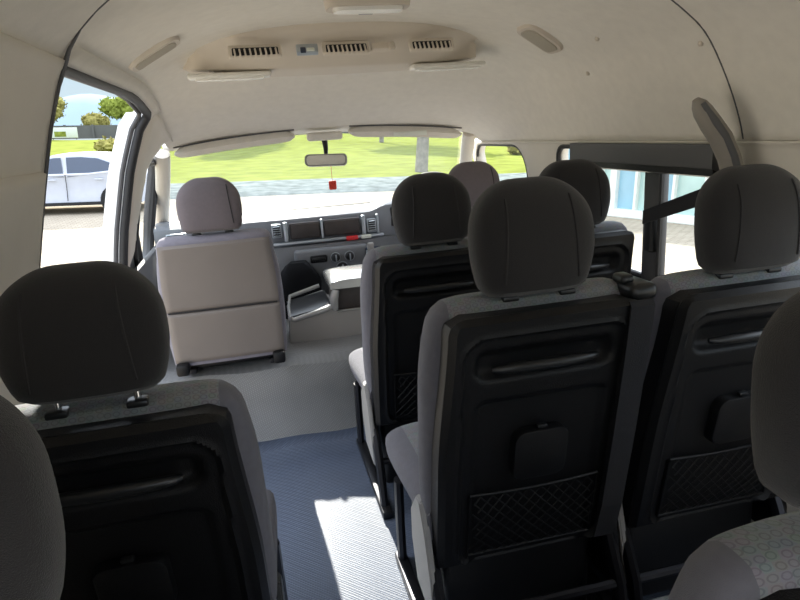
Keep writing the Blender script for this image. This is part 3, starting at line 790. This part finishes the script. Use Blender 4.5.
M['board'] = mat('white_board', (200, 206, 204), .7)
M['carp'] = mat('white_car_paint', (190, 196, 208), .3, coat=.4)
M['carg'] = mat('dark_car_glass', (52, 66, 88), .08, coat=.5)
M['tyre'] = mat('tyre', (30, 30, 32), .8)
M['bwall'] = mat('pale_plaster', (226, 228, 222), .8, var=.05)
M['bglass'] = mat('blue_shop_glass', (150, 190, 208), .15, .0, coat=.4, var=.15, vscale=.8)
M['bglass2'] = mat('pale_shop_glass', (180, 208, 204), .15, .1, coat=.4, var=.2, vscale=.8)
def slab(name, m, x0, x1, y0, y1, z0, z1, **k):
    return MB().box(((x0+x1)/2, (y0+y1)/2, (z0+z1)/2), (x1-x0, y1-y0, z1-z0)).done(name, m, smooth=False, kind='structure', mtx=om(0, 0), **k)
slab('paved_ground', 'pave', -45, 45, -25, 18.2, -.2, 0)
# gravel strip and sloping lawn
mb = MB(); rows = []
for i in range(61):
    x = -60+120*i/60; rows.append([Vector((x, y+.12*math.sin(x*1.3)+.06*math.sin(x*3.7), z)) for y, z in ((18.1, 0), (18.25, .06), (20, .08), (21.9, .10), (22.2, .02))])
mb.loft(rows, closed=False); mb.done('gravel_strip', 'gravel', kind='structure', mtx=om(0, 0))
mb = MB(); rows = []
for i in range(101):
    x = -130+260*i/100
    rows.append([Vector((x, y, .03+.0*x+.25*math.sin(x*.09+y*.13)*sm(24, 50, y)+.12*math.sin(x*.31)*sm(23, 40, y))) for y in [21.9+85*(k/44)**1.5 for k in range(45)]])
mb.loft(rows, closed=False); mb.done('lawn', 'grass', kind='structure', mtx=om(0, 0))
# white car across the paving
car = thing('white_car', 'white hatchback parked outside the open door, nose to the left', 'car', mtx=om(-4.80, 16.5, 0, 0) @ Matrix.Diagonal((1, 1, .93, 1)))
side = [(-2.15, .30), (-2.17, .55), (-2.08, .78), (-1.75, .90), (-1.15, 1.0), (-.95, 1.02), (-.4, 1.0), (.6, 1.01), (1.3, 1.08), (1.75, 1.06), (1.88, .95), (1.92, .6), (1.88, .32), (1.6, .24), (-1.8, .22)]
def carst(y, inset): return [Vector((x*(1-inset*.06), y, .22+(z-.22)*(1-inset*.10))) for x, z in side]
MB().loft([carst(-.87, 1), carst(-.90, .4), carst(-.88, 0), carst(.88, 0), carst(.90, .4), carst(.87, 1)]).done('body', 'carp', car)
roof = [(-1.12, 1.0), (-.95, 1.08), (-.42, 1.36), (-.15, 1.44), (.4, 1.46), (.9, 1.42), (1.3, 1.30), (1.62, 1.12), (1.7, 1.0)]
def rst(y, k): return [Vector((x*k+.2*(1-k), y, 1.0+(z-1.0)*1)) for x, z in roof]
ta = [Vector((x, -.84+.30*(z-1.0), z)) for x, z in roof]; tb = [Vector((x, .84-.30*(z-1.0), z)) for x, z in roof]
MB().loft([ta, tb]).done('roof', 'carp', car)
def sidewin(pts, nm):
    MB().prism(pts, lambda x, z: Vector((x, -.868+.22*(z-1.0), z)), lambda x, z: Vector((x, -.82+.30*(z-1.0), z))).done(nm, 'carg', car, smooth=False)
sidewin([(-.95, .98), (-.80, 1.09), (-.38, 1.32), (-.12, 1.375), (.02, 1.38), (.06, .92)], 'side_window')
sidewin([(.14, .92), (.14, 1.385), (.45, 1.39), (.80, 1.35), (1.06, 1.24), (1.18, 1.12), (1.16, 1.02)], 'side_window')
MB().loft([[Vector((-.99, y, 1.075)), Vector((-.40, y*.88, 1.38)), Vector((-.44, y*.88, 1.39)), Vector((-1.03, y, 1.09))] for y in (-.72, .72)]).done('windscreen', 'carg', car, smooth=False)
for x in (-1.42, 1.16):
    for y in (-.86, .86):
        wh = MB().lathe([(.20, -.1), (.31, -.1), (.325, -.07), (.325, .07), (.31, .1), (.2, .1)], (x, y, .325), 'Y').done('wheel', 'tyre', car)
        MB().lathe([(.04, -.112), (.19, -.105), (.2, -.09), (.04, -.08)], (x, y if y < 0 else y+.2, .325), 'Y').done('hubcap', 'silver', wh)
    MB().lathe([(.39, -.902), (.39, -.80)], (x, 0, .325), 'Y', 30).done('wheel_arch', 'tyre', car)
for x in (.10,): MB().tube([(x, -.905, .98), (x, -.912, .7), (x-.02, -.905, .35)], .008, 6).done('door_gap', 'tyre', car)
for x in (-.20, .80): MB().box((x, -.915, .86), (.18, .03, .03), .01).done('door_handle', 'carp', car)
MB().box((-.86, -.96, 1.05), (.12, .16, .11), .03).done('wing_mirror', 'carp', car)
MB().box((.0, -.90, .27), (2.1, .04, .08), .01).done('sill', 'tyre', car)
MB().box((-2.05, -.62, .72), (.2, .34, .12), .03).done('headlamp', 'silver', car)
MB().box((1.84, -.66, .88), (.16, .3, .14), .03).done('tail_lamp', 'red', car)
# boundary wall, board, trees, hill
fw = MB()
fw.box((-30, 103, .95), (150, .25, 1.9))
for k in range(40): fw.box((-104+k*3.8, 102.8, 1.0), (.3, .3, 2.0))
tag(fw.done('boundary_wall', 'wallc', smooth=False, mtx=om(0, 0)), 'long grey concrete wall beyond the lawn, seen over the white car', 'wall')
sg = thing('sign_board', 'white board standing in front of the grey boundary wall', 'board', mtx=om(-26.9, 98, 0))
MB().box((0, 0, .95), (3.5, .08, 1.4), .02).done('panel', 'board', sg)
for x in (-1.5, 1.5): MB().box((x, .08, .9), (.12, .12, 1.8), .01).done('post', 'wallc', sg)
MB().box((-.5, -.05, .75), (1.5, .02, .7), .01).done('green_picture', 'bush2', sg)
def blob(mb, c, r, seed, flat=.8):
    rnd = random.Random(seed); b = bmesh.new(); bmesh.ops.create_icosphere(b, subdivisions=3, radius=1)
    ph_ = [rnd.uniform(0, 6) for _ in range(6)]
    for v in b.verts:
        p = v.co; k = 1+.16*math.sin(5*p.x+ph_[0])*math.sin(5*p.y+ph_[1])+.12*math.sin(9*p.z+ph_[2])*math.sin(8*p.x+ph_[3])+.08*rnd.uniform(-1, 1)
        v.co = Vector((p.x*r*k, p.y*r*k, p.z*r*k*flat))+Vector(c)
    mb.merge(b)
def leaves(mb, c, r, n, seed, size):
    rnd = random.Random(seed)
    for _ in range(n):
        d = Vector((rnd.gauss(0, 1), rnd.gauss(0, 1), rnd.gauss(0, 1))).normalized()*r*rnd.uniform(.75, 1.12); d.z *= .8
        p = Vector(c)+d; a = Vector((rnd.uniform(-1, 1), rnd.uniform(-1, 1), rnd.uniform(-1, 1))).normalized()*size; b_ = a.cross(d).normalized()*size*.6
        mb.bm.faces.new([mb.bm.verts.new(q) for q in (p-a, p+b_, p+a, p-b_)])
def tree(label, x, y, h, r, leafm, seed, group='trees', trunk=.2, zc=None):
    rnd = random.Random(seed); t = thing('tree', label, 'tree', mtx=om(x, y, 0), group=group)
    zc = zc or h*.62
    MB().tube([(0, 0, 0), (.05*r, 0, zc*.5), (-.05*r, .05, zc)], [trunk, trunk*.8, trunk*.5], 10).done('trunk', 'bark', t)
    for k in range(3):
        a = k*2.1+seed; MB().tube([(0, 0, zc*.55), (r*.4*math.cos(a), r*.4*math.sin(a), zc*.95)], [trunk*.4, trunk*.2], 7).done('branch', 'bark', t)
    mb = MB()
    for k in range(7):
        a = rnd.uniform(0, 6.28); q = r*rnd.uniform(.25, .6) if k else 0; c = (q*math.cos(a), q*math.sin(a), zc+rnd.uniform(-.25, .5)*(h-zc)); rr = r*rnd.uniform(.42, .6)
        blob(mb, c, rr*.85, seed*10+k); leaves(mb, c, rr, 160, seed*7+k, r*.07)
    mb.done('crown', leafm, t, smooth=False)
tree('pale yellow-green tree behind the wall, left one above the white car', -31.8, 110, 6.6, 3.0, 'bush', 3)
tree('green tree behind the wall at the right of the open door view', -21.3, 111, 6.6, 3.2, 'bush2', 5)
tree('low olive tree between two taller trees beyond the wall', -26.6, 116, 3.6, 3.0, 'bush', 8)
tree('low tree at the left end of the wall beyond the lawn', -37, 114, 5.0, 3.6, 'bush2', 9)
tree('tree with a pale trunk standing on the lawn, seen through the windscreen', 5.9, 24.5, 8.5, 3.2, 'bush2', 11, trunk=.27, zc=6.0)
tree('far lawn tree behind the left sun visor, shadow streak left of the mirror', -2.5, 60, 9.5, 4.2, 'bush2', 15, trunk=.22, zc=6.5)
tree('lawn tree seen through the windscreen right of the mirror, thin trunk far off', 9.5, 52, 9.0, 4.4, 'bush2', 16, trunk=.2, zc=6.2)
tree('green tree seen in the small gap above the right side headrest', 13.5, 25, 5.5, 2.6, 'bush2', 12)
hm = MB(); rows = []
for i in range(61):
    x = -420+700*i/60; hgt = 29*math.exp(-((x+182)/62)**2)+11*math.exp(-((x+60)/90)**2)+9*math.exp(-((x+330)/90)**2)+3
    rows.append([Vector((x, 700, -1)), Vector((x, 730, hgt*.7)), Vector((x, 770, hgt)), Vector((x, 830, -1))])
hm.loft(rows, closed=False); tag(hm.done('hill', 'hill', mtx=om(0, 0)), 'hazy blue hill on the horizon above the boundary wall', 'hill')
for x, y, r_, lab in ((-11.6, 52, .9, 'dark low shrub on the lawn just over the roof of the white car'), (15.5, 37, 1.0, 'dark low shrub on the lawn seen through the driver side window')):
    mb = MB(); blob(mb, (0, 0, r_*.45), r_, int(x*3), .55); leaves(mb, (0, 0, r_*.45), r_, 150, 4, .12)
    s_ = mb.done('shrub', 'bush', smooth=False, mtx=om(x, y, 0)); tag(s_, lab, 'shrub', 'shrubs')
# shop building on the right
bd = thing('shop_building', 'pale glass-fronted building seen through the right side window', 'building', mtx=om(7.75, 10.0, 0, R(-59.5)))
MB().box((0, 1.6, 1.1), (7.0, 2.4, 2.2)).done('wall', 'bwall', bd, smooth=False)
MB().box((0, .2, 2.25), (7.2, .7, .14), .03).done('canopy', 'bwall', bd, smooth=False)
MB().box((0, .25, .08), (7.0, .3, .16), .02).done('plinth', 'bwall', bd, smooth=False)
x = -3.45; k = 0
while x < 3.3:
    w_ = (.42, .6, .3, .5, .36)[k % 5]
    MB().box((x+w_/2, .36, 1.15), (w_-.04, .06, 2.0)).done('glass_pane', ('bglass', 'bglass2', 'bglass2', 'bglass', 'bglass2')[k % 5], bd, smooth=False)
    MB().box((x, .28, 1.15), ((.16, .05, .05, .14, .05)[k % 5], .18, 2.1), .01).done('pillar', 'bwall', bd, smooth=False)
    x += w_; k += 1
